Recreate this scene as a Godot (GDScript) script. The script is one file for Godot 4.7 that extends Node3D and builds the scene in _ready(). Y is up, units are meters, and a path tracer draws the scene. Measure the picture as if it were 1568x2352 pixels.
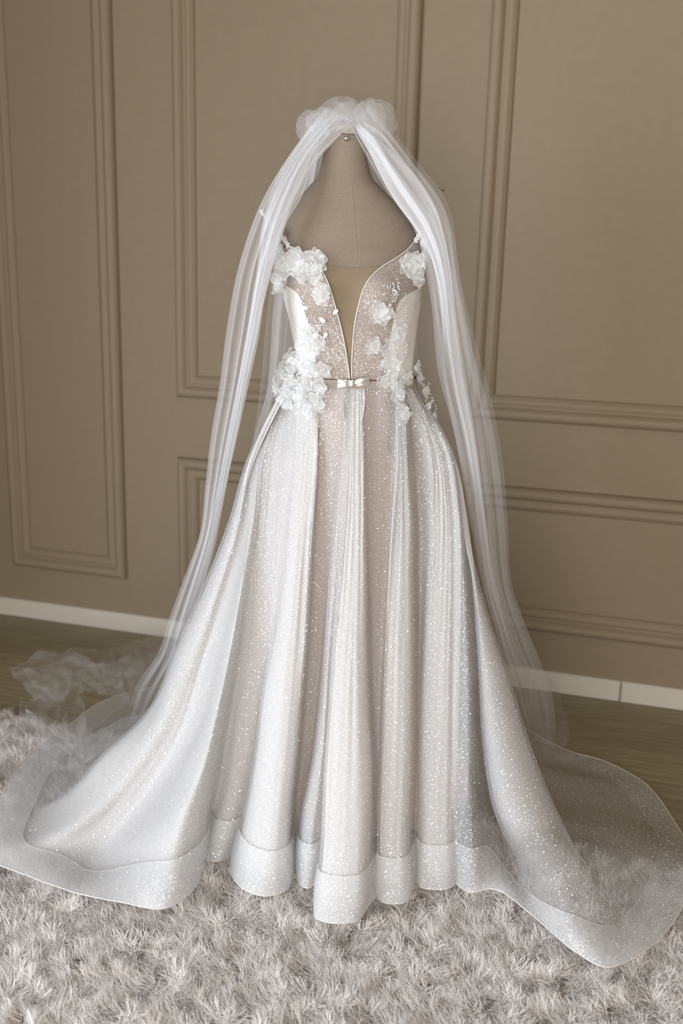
extends Node3D
# A wedding gown on a dress form with a tulle veil, in a panelled room lit by an unseen left window and an added rear fill window.
# Metres, y up. The dress, its form and its veil stand in a frame of their own: FRAME turns +z towards the viewer.

const TURN := 0.28414
const EYE := Vector3(0.0, 1.30, 0.0)
const WALL_Z := -2.989
var frame: Transform3D
var rng := RandomNumberGenerator.new()
var used := {}
var M := {}

# ---------------------------------------------------------------- naming
func numbered(called: String) -> String:
	var n: int = used.get(called, 0)
	used[called] = n + 1
	return called if n == 0 else "%s_%03d" % [called, n]

func tag(o: Node, label: String, category: String, group := "") -> Node:
	o.set_meta("label", label)
	o.set_meta("category", category)
	if group:
		o.set_meta("group", group)
	return o

func thing(called: String, label: String, category: String, at := Transform3D()) -> Node3D:
	var o := Node3D.new()
	o.name = numbered(called)
	add_child(o, true)
	o.transform = at
	tag(o, label, category)
	return o

func part(called: String, mesh: Mesh, mat: Material, parent: Node, at := Transform3D()) -> MeshInstance3D:
	var o := MeshInstance3D.new()
	o.name = called
	o.mesh = mesh
	o.material_override = mat
	o.cast_shadow = GeometryInstance3D.SHADOW_CASTING_SETTING_ON
	parent.add_child(o, true)
	o.transform = at
	return o

func struct(called: String, mesh: Mesh, mat: Material, at := Transform3D()) -> MeshInstance3D:
	var o := part(called, mesh, mat, self, at)
	o.set_meta("kind", "structure")
	return o

# ---------------------------------------------------------------- mesh helpers
func box(size: Vector3, bevel := 0.0) -> Mesh:
	if bevel <= 0.0:
		var b := BoxMesh.new()
		b.size = size
		return b
	# chamfered on its upper long edges and ends
	var st := SurfaceTool.new()
	st.begin(Mesh.PRIMITIVE_TRIANGLES)
	st.set_smooth_group(-1)
	var h := size * 0.5
	var lo := [Vector3(-h.x, -h.y, -h.z), Vector3(h.x, -h.y, -h.z), Vector3(h.x, -h.y, h.z), Vector3(-h.x, -h.y, h.z)]
	var mid := []
	var top := []
	for v in lo:
		mid.append(Vector3(v.x, h.y - bevel, v.z))
		top.append(Vector3(v.x - signf(v.x) * bevel, h.y, v.z - signf(v.z) * bevel))
	for ring in [[lo, mid], [mid, top]]:
		for i in 4:
			var a: Vector3 = ring[0][i]
			var b2: Vector3 = ring[0][(i + 1) % 4]
			var c: Vector3 = ring[1][(i + 1) % 4]
			var d: Vector3 = ring[1][i]
			for v in [a, b2, c, a, c, d]:
				st.add_vertex(v)
	for v in [top[0], top[1], top[2], top[0], top[2], top[3]]:
		st.add_vertex(v)
	for v in [lo[0], lo[2], lo[1], lo[0], lo[3], lo[2]]:
		st.add_vertex(v)
	st.generate_normals()
	return st.commit()

func cr(a: Vector3, b: Vector3, c: Vector3, d: Vector3, t: float) -> Vector3:
	return 0.5 * (2.0 * b + (c - a) * t + (2.0 * a - 5.0 * b + 4.0 * c - d) * t * t + (3.0 * b - a - 3.0 * c + d) * t * t * t)

func at_index(k: Array, i: int, closed: bool):
	var n := k.size()
	return k[posmod(i, n)] if closed else k[clampi(i, 0, n - 1)]

func smooth_line(p: Array, n: int, closed := false) -> Array:
	var out := []
	var spans := p.size() if closed else p.size() - 1
	for i in spans:
		for s in n:
			out.append(cr(at_index(p, i - 1, closed), p[i], at_index(p, i + 1, closed), at_index(p, i + 2, closed), float(s) / n))
	if not closed:
		out.append(p[-1])
	return out

# columns of points, refined along (sv) and across (su)
func refine(keys: Array, closed: bool, su: int, sv: int) -> Array:
	var cols := []
	for k in keys:
		cols.append(smooth_line(k, sv))
	var rows: int = cols[0].size()
	var out := []
	var spans := cols.size() if closed else cols.size() - 1
	for i in spans:
		for s in su:
			var c := []
			for j in rows:
				c.append(cr(at_index(cols, i - 1, closed)[j], cols[i][j], at_index(cols, i + 1, closed)[j], at_index(cols, i + 2, closed)[j], float(s) / su))
			out.append(c)
	if not closed:
		out.append(cols[-1])
	return out

func grid_normals(cols: Array, closed: bool) -> Array:
	var out := []
	var n := cols.size()
	for i in n:
		var c := PackedVector3Array()
		var m: int = cols[i].size()
		for j in m:
			var du: Vector3 = at_index(cols, i + 1, closed)[j] - at_index(cols, i - 1, closed)[j]
			var dv: Vector3 = cols[i][mini(j + 1, m - 1)] - cols[i][maxi(j - 1, 0)]
			var nn := dv.cross(du)
			c.append(nn.normalized() if nn.length_squared() > 1e-16 else Vector3(0, 0, 1))
		out.append(c)
	return out

func grid_mesh(cols: Array, closed := false, cover := []) -> ArrayMesh:
	var n := cols.size()
	var m: int = cols[0].size()
	var nor := grid_normals(cols, closed)
	var V := PackedVector3Array()
	var N := PackedVector3Array()
	var U := PackedVector2Array()
	var C := PackedColorArray()
	var I := PackedInt32Array()
	var width := n + 1 if closed else n
	var run := 0.0
	for i in width:
		var k := i % n
		if i > 0:
			run += (cols[k][m / 2] as Vector3).distance_to(cols[i - 1][m / 2])
		var down := 0.0
		for j in m:
			if j > 0:
				down += (cols[k][j] as Vector3).distance_to(cols[k][j - 1])
			V.append(cols[k][j])
			N.append(nor[k][j])
			U.append(Vector2(run, down))
			if cover:
				C.append(Color(1, 1, 1, cover[k][j]))
	for i in width - 1:
		for j in m - 1:
			var a := i * m + j
			var b := (i + 1) * m + j
			I.append_array(PackedInt32Array([a, b, b + 1, a, b + 1, a + 1]))
	var arr := []
	arr.resize(Mesh.ARRAY_MAX)
	arr[Mesh.ARRAY_VERTEX] = V
	arr[Mesh.ARRAY_NORMAL] = N
	arr[Mesh.ARRAY_TEX_UV] = U
	if cover:
		arr[Mesh.ARRAY_COLOR] = C
	arr[Mesh.ARRAY_INDEX] = I
	var mesh := ArrayMesh.new()
	mesh.add_surface_from_arrays(Mesh.PRIMITIVE_TRIANGLES, arr)
	return mesh

func tube(path: Array, radius: float, sides := 6, flat := 1.0) -> ArrayMesh:
	var cols := []
	for s in sides:
		var c := []
		var a := -TAU * s / sides
		for j in path.size():
			var d: Vector3 = (path[mini(j + 1, path.size() - 1)] - path[maxi(j - 1, 0)]).normalized()
			var u := d.cross(Vector3(0.13, 0.2, 1.0)).normalized()
			var w := u.cross(d).normalized()
			var taper := 0.6 if j == 0 or j == path.size() - 1 else 1.0
			c.append(path[j] + (u * cos(a) + w * sin(a) * flat) * radius * taper)
		cols.append(c)
	return grid_mesh(cols, true)

func ball(r: float, seg := 8, rings := 5) -> SphereMesh:
	var s := SphereMesh.new()
	s.radius = r
	s.height = 2.0 * r
	s.radial_segments = seg
	s.rings = rings
	return s

func copies(called: String, mesh: Mesh, mat: Material, at: Array, parent: Node, tints := []) -> MultiMeshInstance3D:
	var mm := MultiMesh.new()
	mm.transform_format = MultiMesh.TRANSFORM_3D
	mm.use_colors = not tints.is_empty()
	mm.mesh = mesh
	mm.instance_count = at.size()
	for i in at.size():
		mm.set_instance_transform(i, at[i])
		if mm.use_colors:
			mm.set_instance_color(i, tints[i])
	var o := MultiMeshInstance3D.new()
	o.name = called
	o.multimesh = mm
	o.material_override = mat
	o.set_meta("kind", "stuff")
	parent.add_child(o, true)
	return o

func mm_to_points(v: Array) -> Array:
	var out := []
	for i in range(0, v.size(), 3):
		out.append(Vector3(v[i], v[i + 1], v[i + 2]) * 0.001)
	return out

# ---------------------------------------------------------------- materials
func noise_tex(freq: float, low: Color, high: Color, size := 512, octaves := 4, kind := FastNoiseLite.TYPE_SIMPLEX, at := 1) -> NoiseTexture2D:
	var n := FastNoiseLite.new()
	n.seed = at
	n.noise_type = kind
	n.frequency = freq
	n.fractal_octaves = octaves
	var g := Gradient.new()
	g.colors = PackedColorArray([low, high])
	g.offsets = PackedFloat32Array([0.15, 0.85])
	var t := NoiseTexture2D.new()
	t.width = size
	t.height = size
	t.seamless = true
	t.noise = n
	t.color_ramp = g
	return t

func mat(c: Color, rough := 0.8, metal := 0.0) -> StandardMaterial3D:
	var m := StandardMaterial3D.new()
	m.albedo_color = c
	m.roughness = rough
	m.metallic = metal
	m.cull_mode = BaseMaterial3D.CULL_DISABLED
	return m

func triplanar(m: StandardMaterial3D, t: Texture2D, scale: Vector3, world := true) -> StandardMaterial3D:
	m.albedo_texture = t
	m.uv1_triplanar = true
	m.uv1_world_triplanar = world
	m.uv1_scale = scale
	return m

func tulle(c: Color, alpha: float, through := 0.5) -> StandardMaterial3D:
	var m := mat(Color(c, alpha), 0.9)
	m.transparency = BaseMaterial3D.TRANSPARENCY_ALPHA
	m.specular_mode = BaseMaterial3D.SPECULAR_DISABLED
	m.backlight_enabled = true
	m.backlight = Color(through, through, through)
	return m

func make_materials() -> void:
	M.paint = triplanar(mat(Color.WHITE, 0.75), noise_tex(0.03, Color8(139, 123, 101), Color8(142, 126, 104), 512, 5), Vector3.ONE * 1.3)
	M.trim_paint = mat(Color8(141, 125, 103), 0.7)
	M.white_paint = mat(Color8(205, 197, 184), 0.55)
	M.plaster = mat(Color8(150, 141, 128), 0.9)
	for i in 3:
		var k := 1.0 + 0.05 * (i - 1)
		M["plank%d" % i] = triplanar(mat(Color(k, k, k) * 0.95, 0.5), noise_tex(0.02, Color8(152, 141, 112), Color8(176, 165, 135), 512, 5, FastNoiseLite.TYPE_SIMPLEX, 7 + i), Vector3(0.35, 2.0, 4.5))
	M.linen = triplanar(mat(Color.WHITE, 0.9), noise_tex(0.08, Color8(127, 113, 98), Color8(141, 127, 112), 512, 5), Vector3.ONE * 5.0, false)
	M.linen_dark = mat(Color8(158, 147, 133), 0.9)
	M.steel = mat(Color8(200, 198, 192), 0.18, 1.0)
	M.black = mat(Color8(40, 38, 36), 0.5)
	M.rug_back = mat(Color8(150, 142, 134), 0.95)
	M.pile = mat(Color8(246, 240, 234), 0.7)
	M.pile.vertex_color_use_as_albedo = true
	var sparkle := noise_tex(0.35, Color8(196, 193, 190), Color8(244, 243, 242), 1024, 3, FastNoiseLite.TYPE_VALUE, 3)
	M.glitter_tulle = triplanar(tulle(Color.WHITE, 0.36, 0.7), sparkle, Vector3.ONE * 4.0, false)
	M.band = triplanar(tulle(Color.WHITE, 1.0, 0.7), noise_tex(0.35, Color8(226, 224, 222), Color8(250, 250, 249), 512, 3, FastNoiseLite.TYPE_VALUE, 8), Vector3.ONE * 8.0, false)
	M.band.vertex_color_use_as_albedo = true
	M.under_tulle = tulle(Color8(240, 237, 234), 1.0, 0.7)
	M.under_tulle.vertex_color_use_as_albedo = true
	M.lining = mat(Color8(172, 151, 136), 0.85)
	M.cup = triplanar(mat(Color.WHITE, 0.8), noise_tex(0.4, Color8(122, 106, 94), Color8(188, 174, 163), 1024, 3, FastNoiseLite.TYPE_VALUE, 5), Vector3.ONE * 5.0, false)
	M.side_panel = triplanar(mat(Color.WHITE, 0.8), noise_tex(0.4, Color8(192, 184, 177), Color8(246, 243, 240), 1024, 3, FastNoiseLite.TYPE_VALUE, 6), Vector3.ONE * 5.0, false)
	M.nude_mesh = tulle(Color8(164, 144, 116), 0.45, 0.2)
	M.binding = mat(Color8(214, 206, 198), 0.6)
	M.silver = triplanar(mat(Color.WHITE, 0.3, 0.5), noise_tex(0.4, Color8(150, 145, 138), Color8(255, 252, 246), 512, 3, FastNoiseLite.TYPE_VALUE, 9), Vector3.ONE * 14.0, false)
	M.organza = tulle(Color8(248, 248, 247), 1.0, 0.8)
	M.organza.vertex_color_use_as_albedo = true
	M.bud = mat(Color8(236, 232, 226), 0.5)
	M.bead = mat(Color8(240, 238, 236), 0.12, 0.3)
	M.flake = mat(Color.WHITE, 0.22, 0.4)
	M.flake.vertex_color_use_as_albedo = true
	M.veil = tulle(Color8(246, 246, 248), 1.0, 0.9)
	M.veil.vertex_color_use_as_albedo = true
	M.daylight = mat(Color8(235, 240, 250), 0.6)
	M.daylight.emission_enabled = true  # panes glow in place of a sky, in both windows out of view
	M.daylight.emission = Color8(236, 242, 255)
	M.daylight.emission_energy_multiplier = 1.5

# ---------------------------------------------------------------- the room
func moulding_side(a: Vector2, b: Vector2, inward: Vector2) -> ArrayMesh:
	# one mitred length of picture-frame moulding in the plane of the wall, x right and y up, z out of the wall
	var prof := [Vector2(0, 0), Vector2(0.001, 0.009), Vector2(0.005, 0.015), Vector2(0.012, 0.020), Vector2(0.021, 0.022), Vector2(0.030, 0.019), Vector2(0.036, 0.012), Vector2(0.040, 0.0075),
		Vector2(0.044, 0.0085), Vector2(0.050, 0.0125), Vector2(0.057, 0.013), Vector2(0.063, 0.010), Vector2(0.068, 0.006), Vector2(0.0715, 0.005), Vector2(0.073, 0.0)]
	var along := (b - a).normalized()
	var cols := []
	for p in prof:
		var q0: Vector2 = a + inward * p.x + along * p.x
		var q1: Vector2 = b + inward * p.x - along * p.x
		cols.append([Vector3(q0.x, q0.y, p.y), Vector3(q1.x, q1.y, p.y)])
	return grid_mesh(cols)

func panel_frame(n: int, x0: float, y0: float, x1: float, y1: float) -> void:
	var o := Node3D.new()
	o.name = "trim_%d" % n
	add_child(o, true)
	o.position = Vector3(0, 0, WALL_Z)
	o.set_meta("kind", "structure")
	var c := [Vector2(x0, y0), Vector2(x0, y1), Vector2(x1, y1), Vector2(x1, y0)]
	var inw := [Vector2(1, 0), Vector2(0, -1), Vector2(-1, 0), Vector2(0, 1)]
	for i in 4:
		part("moulding", moulding_side(c[i], c[(i + 1) % 4], inw[i]), M.trim_paint, o, Transform3D(Basis().scaled(Vector3(1, 1, 1.3)), Vector3.ZERO))

func build_room() -> void:
	var x0 := -2.20
	var x1 := 2.3
	var z1 := 2.2
	var top := 2.75
	var t := 0.15
	struct("wall_back", box(Vector3(x1 - x0 + 2 * t, top, t)), M.paint, Transform3D(Basis(), Vector3((x0 + x1) / 2, top / 2, WALL_Z - t / 2)))
	struct("wall_right", box(Vector3(t, top, z1 - WALL_Z)), M.paint, Transform3D(Basis(), Vector3(x1 + t / 2, top / 2, (z1 + WALL_Z) / 2)))
	var wf := Node3D.new()
	wf.name = "wall_front"
	wf.set_meta("kind", "structure")
	add_child(wf, true)
	var fx0 := -1.1
	var fx1 := 1.3
	part("wall_piece", box(Vector3(fx0 - x0 + t, top, t)), M.paint, wf, Transform3D(Basis(), Vector3((fx0 + x0 - t) / 2, top / 2, z1 + t / 2)))
	part("wall_piece", box(Vector3(x1 + t - fx1, top, t)), M.paint, wf, Transform3D(Basis(), Vector3((fx1 + x1 + t) / 2, top / 2, z1 + t / 2)))
	part("wall_piece", box(Vector3(fx1 - fx0, 0.2, t)), M.paint, wf, Transform3D(Basis(), Vector3((fx0 + fx1) / 2, 0.1, z1 + t / 2)))
	part("wall_piece", box(Vector3(fx1 - fx0, top - 2.1, t)), M.paint, wf, Transform3D(Basis(), Vector3((fx0 + fx1) / 2, (top + 2.1) / 2, z1 + t / 2)))
	var wb := Node3D.new()
	wb.name = "added_fill_window_2"  # added window behind the camera, there for frontal fill
	wb.set_meta("kind", "structure")
	add_child(wb, true)
	wb.position = Vector3((fx0 + fx1) / 2, 1.15, z1 + t)
	for k in 2:
		part("pane", box(Vector3((fx1 - fx0) / 2 - 0.04, 1.9, 0.01)), M.daylight, wb, Transform3D(Basis(), Vector3((k - 0.5) * (fx1 - fx0) / 2, 0, -0.02)))
	for k in 3:
		part("window_frame", box(Vector3(0.04, 1.9, 0.05)), M.white_paint, wb, Transform3D(Basis(), Vector3((k - 1) * (fx1 - fx0 - 0.04) / 2, 0, -0.05)))
	struct("ceiling", box(Vector3(x1 - x0 + 2 * t, t, z1 - WALL_Z + 2 * t)), M.plaster, Transform3D(Basis(), Vector3((x0 + x1) / 2, top + t / 2, (z1 + WALL_Z) / 2)))
	# the left wall, out of view; its opening sits forward to darken the corner
	var wl := Node3D.new()
	wl.name = "wall_left"
	wl.set_meta("kind", "structure")
	add_child(wl, true)
	var wz0 := -0.70
	var wz1 := 1.90
	var wy0 := 0.10
	var wy1 := 2.20
	var cx := x0 - t / 2
	part("wall_piece", box(Vector3(t, top, wz0 - WALL_Z)), M.paint, wl, Transform3D(Basis(), Vector3(cx, top / 2, (wz0 + WALL_Z) / 2)))
	part("wall_piece", box(Vector3(t, top, z1 - wz1)), M.paint, wl, Transform3D(Basis(), Vector3(cx, top / 2, (z1 + wz1) / 2)))
	part("wall_piece", box(Vector3(t, wy0, wz1 - wz0)), M.paint, wl, Transform3D(Basis(), Vector3(cx, wy0 / 2, (wz0 + wz1) / 2)))
	part("wall_piece", box(Vector3(t, top - wy1, wz1 - wz0)), M.paint, wl, Transform3D(Basis(), Vector3(cx, (top + wy1) / 2, (wz0 + wz1) / 2)))
	var win := Node3D.new()
	win.name = "unseen_window_1"  # window out of view, placed to light the left of the gown
	win.set_meta("kind", "structure")
	add_child(win, true)
	win.position = Vector3(x0 - t, 0, (wz0 + wz1) / 2)
	for k in 2:
		var w := (wz1 - wz0) / 2
		part("pane", box(Vector3(0.01, wy1 - wy0, w - 0.04)), M.daylight, win, Transform3D(Basis(), Vector3(0.02, (wy0 + wy1) / 2, (k - 0.5) * w)))
	for k in 3:
		part("window_frame", box(Vector3(0.05, wy1 - wy0, 0.04)), M.white_paint, win, Transform3D(Basis(), Vector3(0.05, (wy0 + wy1) / 2, (k - 1) * (wz1 - wz0 - 0.04) / 2)))
	for k in 2:
		part("window_frame", box(Vector3(0.05, 0.04, wz1 - wz0)), M.white_paint, win, Transform3D(Basis(), Vector3(0.05, wy0 + 0.02 + k * (wy1 - wy0 - 0.04), 0)))
	# skirting boards, the back one in two lengths with an open joint
	var bb := Node3D.new()
	bb.name = "baseboard_back"
	bb.set_meta("kind", "structure")
	add_child(bb, true)
	for seg in [[x0, 0.028], [0.031, x1]]:
		var q := box(Vector3(seg[1] - seg[0], 0.016, 0.067), 0.004)
		part("board", q, M.white_paint, bb, Transform3D(Basis(Vector3.RIGHT, PI / 2), Vector3((seg[0] + seg[1]) / 2, 0.0335, WALL_Z + 0.008)))
	struct("baseboard_left", box(Vector3(wz1 - WALL_Z, 0.016, 0.067), 0.004), M.white_paint, Transform3D(Basis(Vector3.UP, PI / 2) * Basis(Vector3.RIGHT, PI / 2), Vector3(x0 + 0.008, 0.0335, (wz1 + WALL_Z) / 2)))
	# raised frames on the back wall
	panel_frame(1, -2.086, 0.193, -1.637, 2.6)
	panel_frame(2, -1.438, 0.838, -0.676, 2.6)
	panel_frame(3, -1.438, 0.193, -0.676, 0.640)
	panel_frame(4, -0.484, 0.838, 0.292, 2.6)
	panel_frame(5, -0.484, 0.193, 0.292, 0.640)
	panel_frame(6, 0.486, 0.193, 0.95, 2.6)
	# plank floor
	var fl := struct("floor", box(Vector3(x1 - x0 + 2 * t, 0.12, z1 - WALL_Z + 2 * t)), M.plank0, Transform3D(Basis(), Vector3((x0 + x1) / 2, -0.072, (z1 + WALL_Z) / 2)))
	var deep := 0.16
	var sheets := {}
	var row := 0
	var z := WALL_Z
	while z < z1 - 0.01:
		var x := x0 - 0.35 - 2.1 * (row % 2)
		while x < x1:
			var a := maxf(x, x0)
			var b := minf(x + 4.0, x1)
			x += 4.0
			if b - a < 0.02:
				continue
			var key := roundi((b - a) * 100)
			if not sheets.has(key):
				sheets[key] = box(Vector3(key * 0.01 - 0.002, 0.012, deep - 0.0008), 0.0004)
			part("plank", sheets[key], M["plank%d" % rng.randi_range(0, 2)], fl, Transform3D(Basis(), Vector3((a + b) / 2, 0.066, z + deep / 2 - (z1 + WALL_Z) / 2) - Vector3((x0 + x1) / 2, 0, 0)))
		z += deep
		row += 1

# ---------------------------------------------------------------- the rug
func tuft_mesh(blades: int, at: int) -> ArrayMesh:
	var r := RandomNumberGenerator.new()
	r.seed = 500 + at
	var V := PackedVector3Array()
	var N := PackedVector3Array()
	var I := PackedInt32Array()
	for k in blades:
		var a := r.randf() * TAU
		var root := Vector3(cos(a), 0, sin(a)) * r.randf() * 0.006 + Vector3((k % 2 - 0.5) * 0.009, 0, ((k / 2) % 2 - 0.5) * 0.009)
		var b := a + r.randf_range(-0.9, 0.9)
		var out := Vector3(cos(b), 0, sin(b))
		var lean := r.randf_range(0.008, 0.028)
		var tall := r.randf_range(0.028, 0.046)
		var side := Vector3(-sin(b), 0, cos(b)).rotated(Vector3.UP, r.randf_range(-0.8, 0.8)) * r.randf_range(0.00035, 0.00065)
		var base := V.size()
		for s in 4:
			var t := s / 3.0
			var c := root + out * lean * t * t + Vector3.UP * tall * (t - 0.22 * t * t)
			var w := side * (1.0 - 0.75 * t)
			V.append(c - w)
			V.append(c + w)
			var along := out * 2.0 * lean * t + Vector3.UP * tall * (1.0 - 0.44 * t)
			var nn := along.cross(side).normalized()
			N.append(nn)
			N.append(nn)
		for s in 3:
			var q := base + s * 2
			I.append_array(PackedInt32Array([q, q + 1, q + 3, q, q + 3, q + 2]))
	var arr := []
	arr.resize(Mesh.ARRAY_MAX)
	arr[Mesh.ARRAY_VERTEX] = V
	arr[Mesh.ARRAY_NORMAL] = N
	arr[Mesh.ARRAY_INDEX] = I
	var m := ArrayMesh.new()
	m.add_surface_from_arrays(Mesh.PRIMITIVE_TRIANGLES, arr)
	return m

func build_rug() -> void:
	var corner := Vector3(-2.05, 0, -2.289)
	var o := thing("shag_rug", "pale grey beige shaggy deep pile rug lying under the gown on the plank floor", "rug", Transform3D(Basis(Vector3.UP, -0.0997), corner))
	var wide := 2.95
	var deep := 1.75
	part("backing", box(Vector3(wide, 0.008, deep), 0.003), M.rug_back, o, Transform3D(Basis(), Vector3(wide / 2, 0.005, deep / 2)))
	var flow := FastNoiseLite.new()
	flow.seed = 11
	flow.frequency = 7.0
	flow.fractal_octaves = 3
	var clump := FastNoiseLite.new()
	clump.seed = 23
	clump.frequency = 16.0
	clump.fractal_octaves = 3
	var sets := [[], [], [], []]
	var tints := [[], [], [], []]
	var step := 0.0172
	var x := 0.01
	while x < wide - 0.01:
		var z := 0.01
		while z < deep - 0.6:
			var p := Vector3(x + rng.randf_range(-0.008, 0.008), 0.008, z + rng.randf_range(-0.008, 0.008))
			var f := flow.get_noise_2d(p.x, p.z)
			var g := flow.get_noise_2d(p.x + 40.0, p.z)
			var c := clump.get_noise_2d(p.x, p.z)
			var tilt := clampf(0.50 + 1.3 * absf(g) + 0.3 * rng.randf(), 0.0, 1.3)
			var dir := 1.2 + 5.0 * f + rng.randf_range(-0.5, 0.5)
			var bas := Basis(Vector3(cos(dir), 0, sin(dir)), tilt) * Basis(Vector3.UP, rng.randf() * TAU)
			var s := 1.0 + 0.7 * c + rng.randf_range(-0.12, 0.12)
			var v := rng.randi_range(0, 3)
			sets[v].append(Transform3D(bas.scaled(Vector3(1.15, clampf(s, 0.55, 1.2) * 0.88, 1.15)), p))
			var w := clampf(rng.randf_range(0.84, 0.98) + 0.18 * c, 0.7, 1.0)
			tints[v].append(Color(w, w * 0.99, w * 0.985))
			z += step
		x += step
	for v in 4:
		copies("pile", tuft_mesh(76, v), M.pile, sets[v], o, tints[v])

# ---------------------------------------------------------------- the dress form
# height, centre x, half width, depth to the front, depth to the back
var torso := [[1.556, -0.004, 0.039, 0.039, 0.039], [1.535, -0.004, 0.042, 0.042, 0.042], [1.49, -0.003, 0.046, 0.044, 0.046], [1.455, -0.002, 0.056, 0.048, 0.052], [1.43, 0.0, 0.080, 0.054, 0.060], [1.405, 0.003, 0.106, 0.060, 0.068],
	[1.375, 0.006, 0.131, 0.070, 0.078], [1.34, 0.010, 0.146, 0.082, 0.086], [1.30, 0.014, 0.149, 0.097, 0.092], [1.25, 0.018, 0.147, 0.110, 0.092], [1.20, 0.022, 0.141, 0.108, 0.088], [1.15, 0.026, 0.132, 0.096, 0.082],
	[1.09, 0.030, 0.124, 0.088, 0.078], [1.04, 0.033, 0.120, 0.086, 0.080], [0.98, 0.034, 0.130, 0.090, 0.092], [0.88, 0.034, 0.152, 0.100, 0.120]]

func torso_row(y: float) -> Array:
	for i in torso.size() - 1:
		if y >= torso[i + 1][0] or i == torso.size() - 2:
			var t := clampf((torso[i][0] - y) / (torso[i][0] - torso[i + 1][0]), 0.0, 1.0)
			t = t * t * (3.0 - 2.0 * t) * 0.4 + t * 0.6
			var out := []
			for k in 5:
				out.append(lerpf(torso[i][k], torso[i + 1][k], t))
			return out
	return torso[-1]

func torso_point(ang: float, y: float, off: float) -> Vector3:
	var r := torso_row(y)
	var d: float = r[3] if cos(ang) > 0.0 else r[4]
	var sx := sin(ang)
	var sz := cos(ang)
	var p := Vector3(r[1] + (r[2] + off) * sx, y, (d + off) * signf(sz) * pow(absf(sz), 0.85))
	if sz > 0.0:
		for s in [-1.0, 1.0]:
			var q := Vector2((p.x - r[1] - s * 0.066) / 0.05, (y - 1.215) / 0.055)
			p.z += 0.024 * exp(-q.length_squared()) * minf(1.0, sz * 2.0)
	return p

func torso_angle(x: float, y: float, off: float) -> float:
	var r := torso_row(y)
	return asin(clampf((x - r[1]) / (r[2] + off), -0.999, 0.999))

func build_form() -> void:
	var o := thing("dress_form", "greige linen covered dress form with a capped neck, wearing the gown", "dress form", frame)
	var cols := []
	for i in 64:
		var c := []
		for j in 70:
			c.append(torso_point(-PI + TAU * i / 64.0, lerpf(1.534, 0.88, j / 69.0), 0.0))
		cols.append(c)
	part("body", grid_mesh(cols, true), M.linen, o)
	# neck cap: a turned disc with a rolled rim
	var rings := [[0.0, 1.562], [0.030, 1.562], [0.038, 1.5595], [0.0425, 1.556], [0.0445, 1.551], [0.0445, 1.541], [0.043, 1.5365], [0.039, 1.535]]
	cols = []
	for i in 40:
		var c := []
		for q in rings:
			var a: float = -PI + TAU * i / 40.0
			c.append(Vector3(-0.004 + q[0] * sin(a), q[1], q[0] * cos(a)))
		cols.append(c)
	part("neck_cap", grid_mesh(cols, true), M.linen_dark, o)
	var knob := part("knob", ball(0.0058, 24, 14), M.steel, o, Transform3D(Basis(), Vector3(-0.0005, 1.5265, 0.047)))
	knob.set_meta("label", "small chrome screw knob under the neck cap")
	var st := CylinderMesh.new()
	st.top_radius = 0.003
	st.bottom_radius = 0.003
	st.height = 0.008
	part("knob_stem", st, M.steel, o, Transform3D(Basis(Vector3.RIGHT, PI / 2), Vector3(-0.0005, 1.5265, 0.042)))
	var seam := []
	for j in 14:
		var y := lerpf(1.44, 1.285, j / 13.0)
		seam.append(torso_point(torso_angle(torso_row(y)[1] + 0.012, y, 0.0), y, 0.0003))
	part("seam", tube(seam, 0.0006, 5), M.linen_dark, o)
	var pole := CylinderMesh.new()
	pole.top_radius = 0.016
	pole.bottom_radius = 0.016
	pole.height = 0.86
	part("pole", pole, M.steel, o, Transform3D(Basis(), Vector3(0.03, 0.46, 0)))
	var foot := CylinderMesh.new()
	foot.top_radius = 0.12
	foot.bottom_radius = 0.15
	foot.height = 0.02
	part("base_plate", foot, M.black, o, Transform3D(Basis(), Vector3(0.03, 0.03, 0)))

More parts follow.
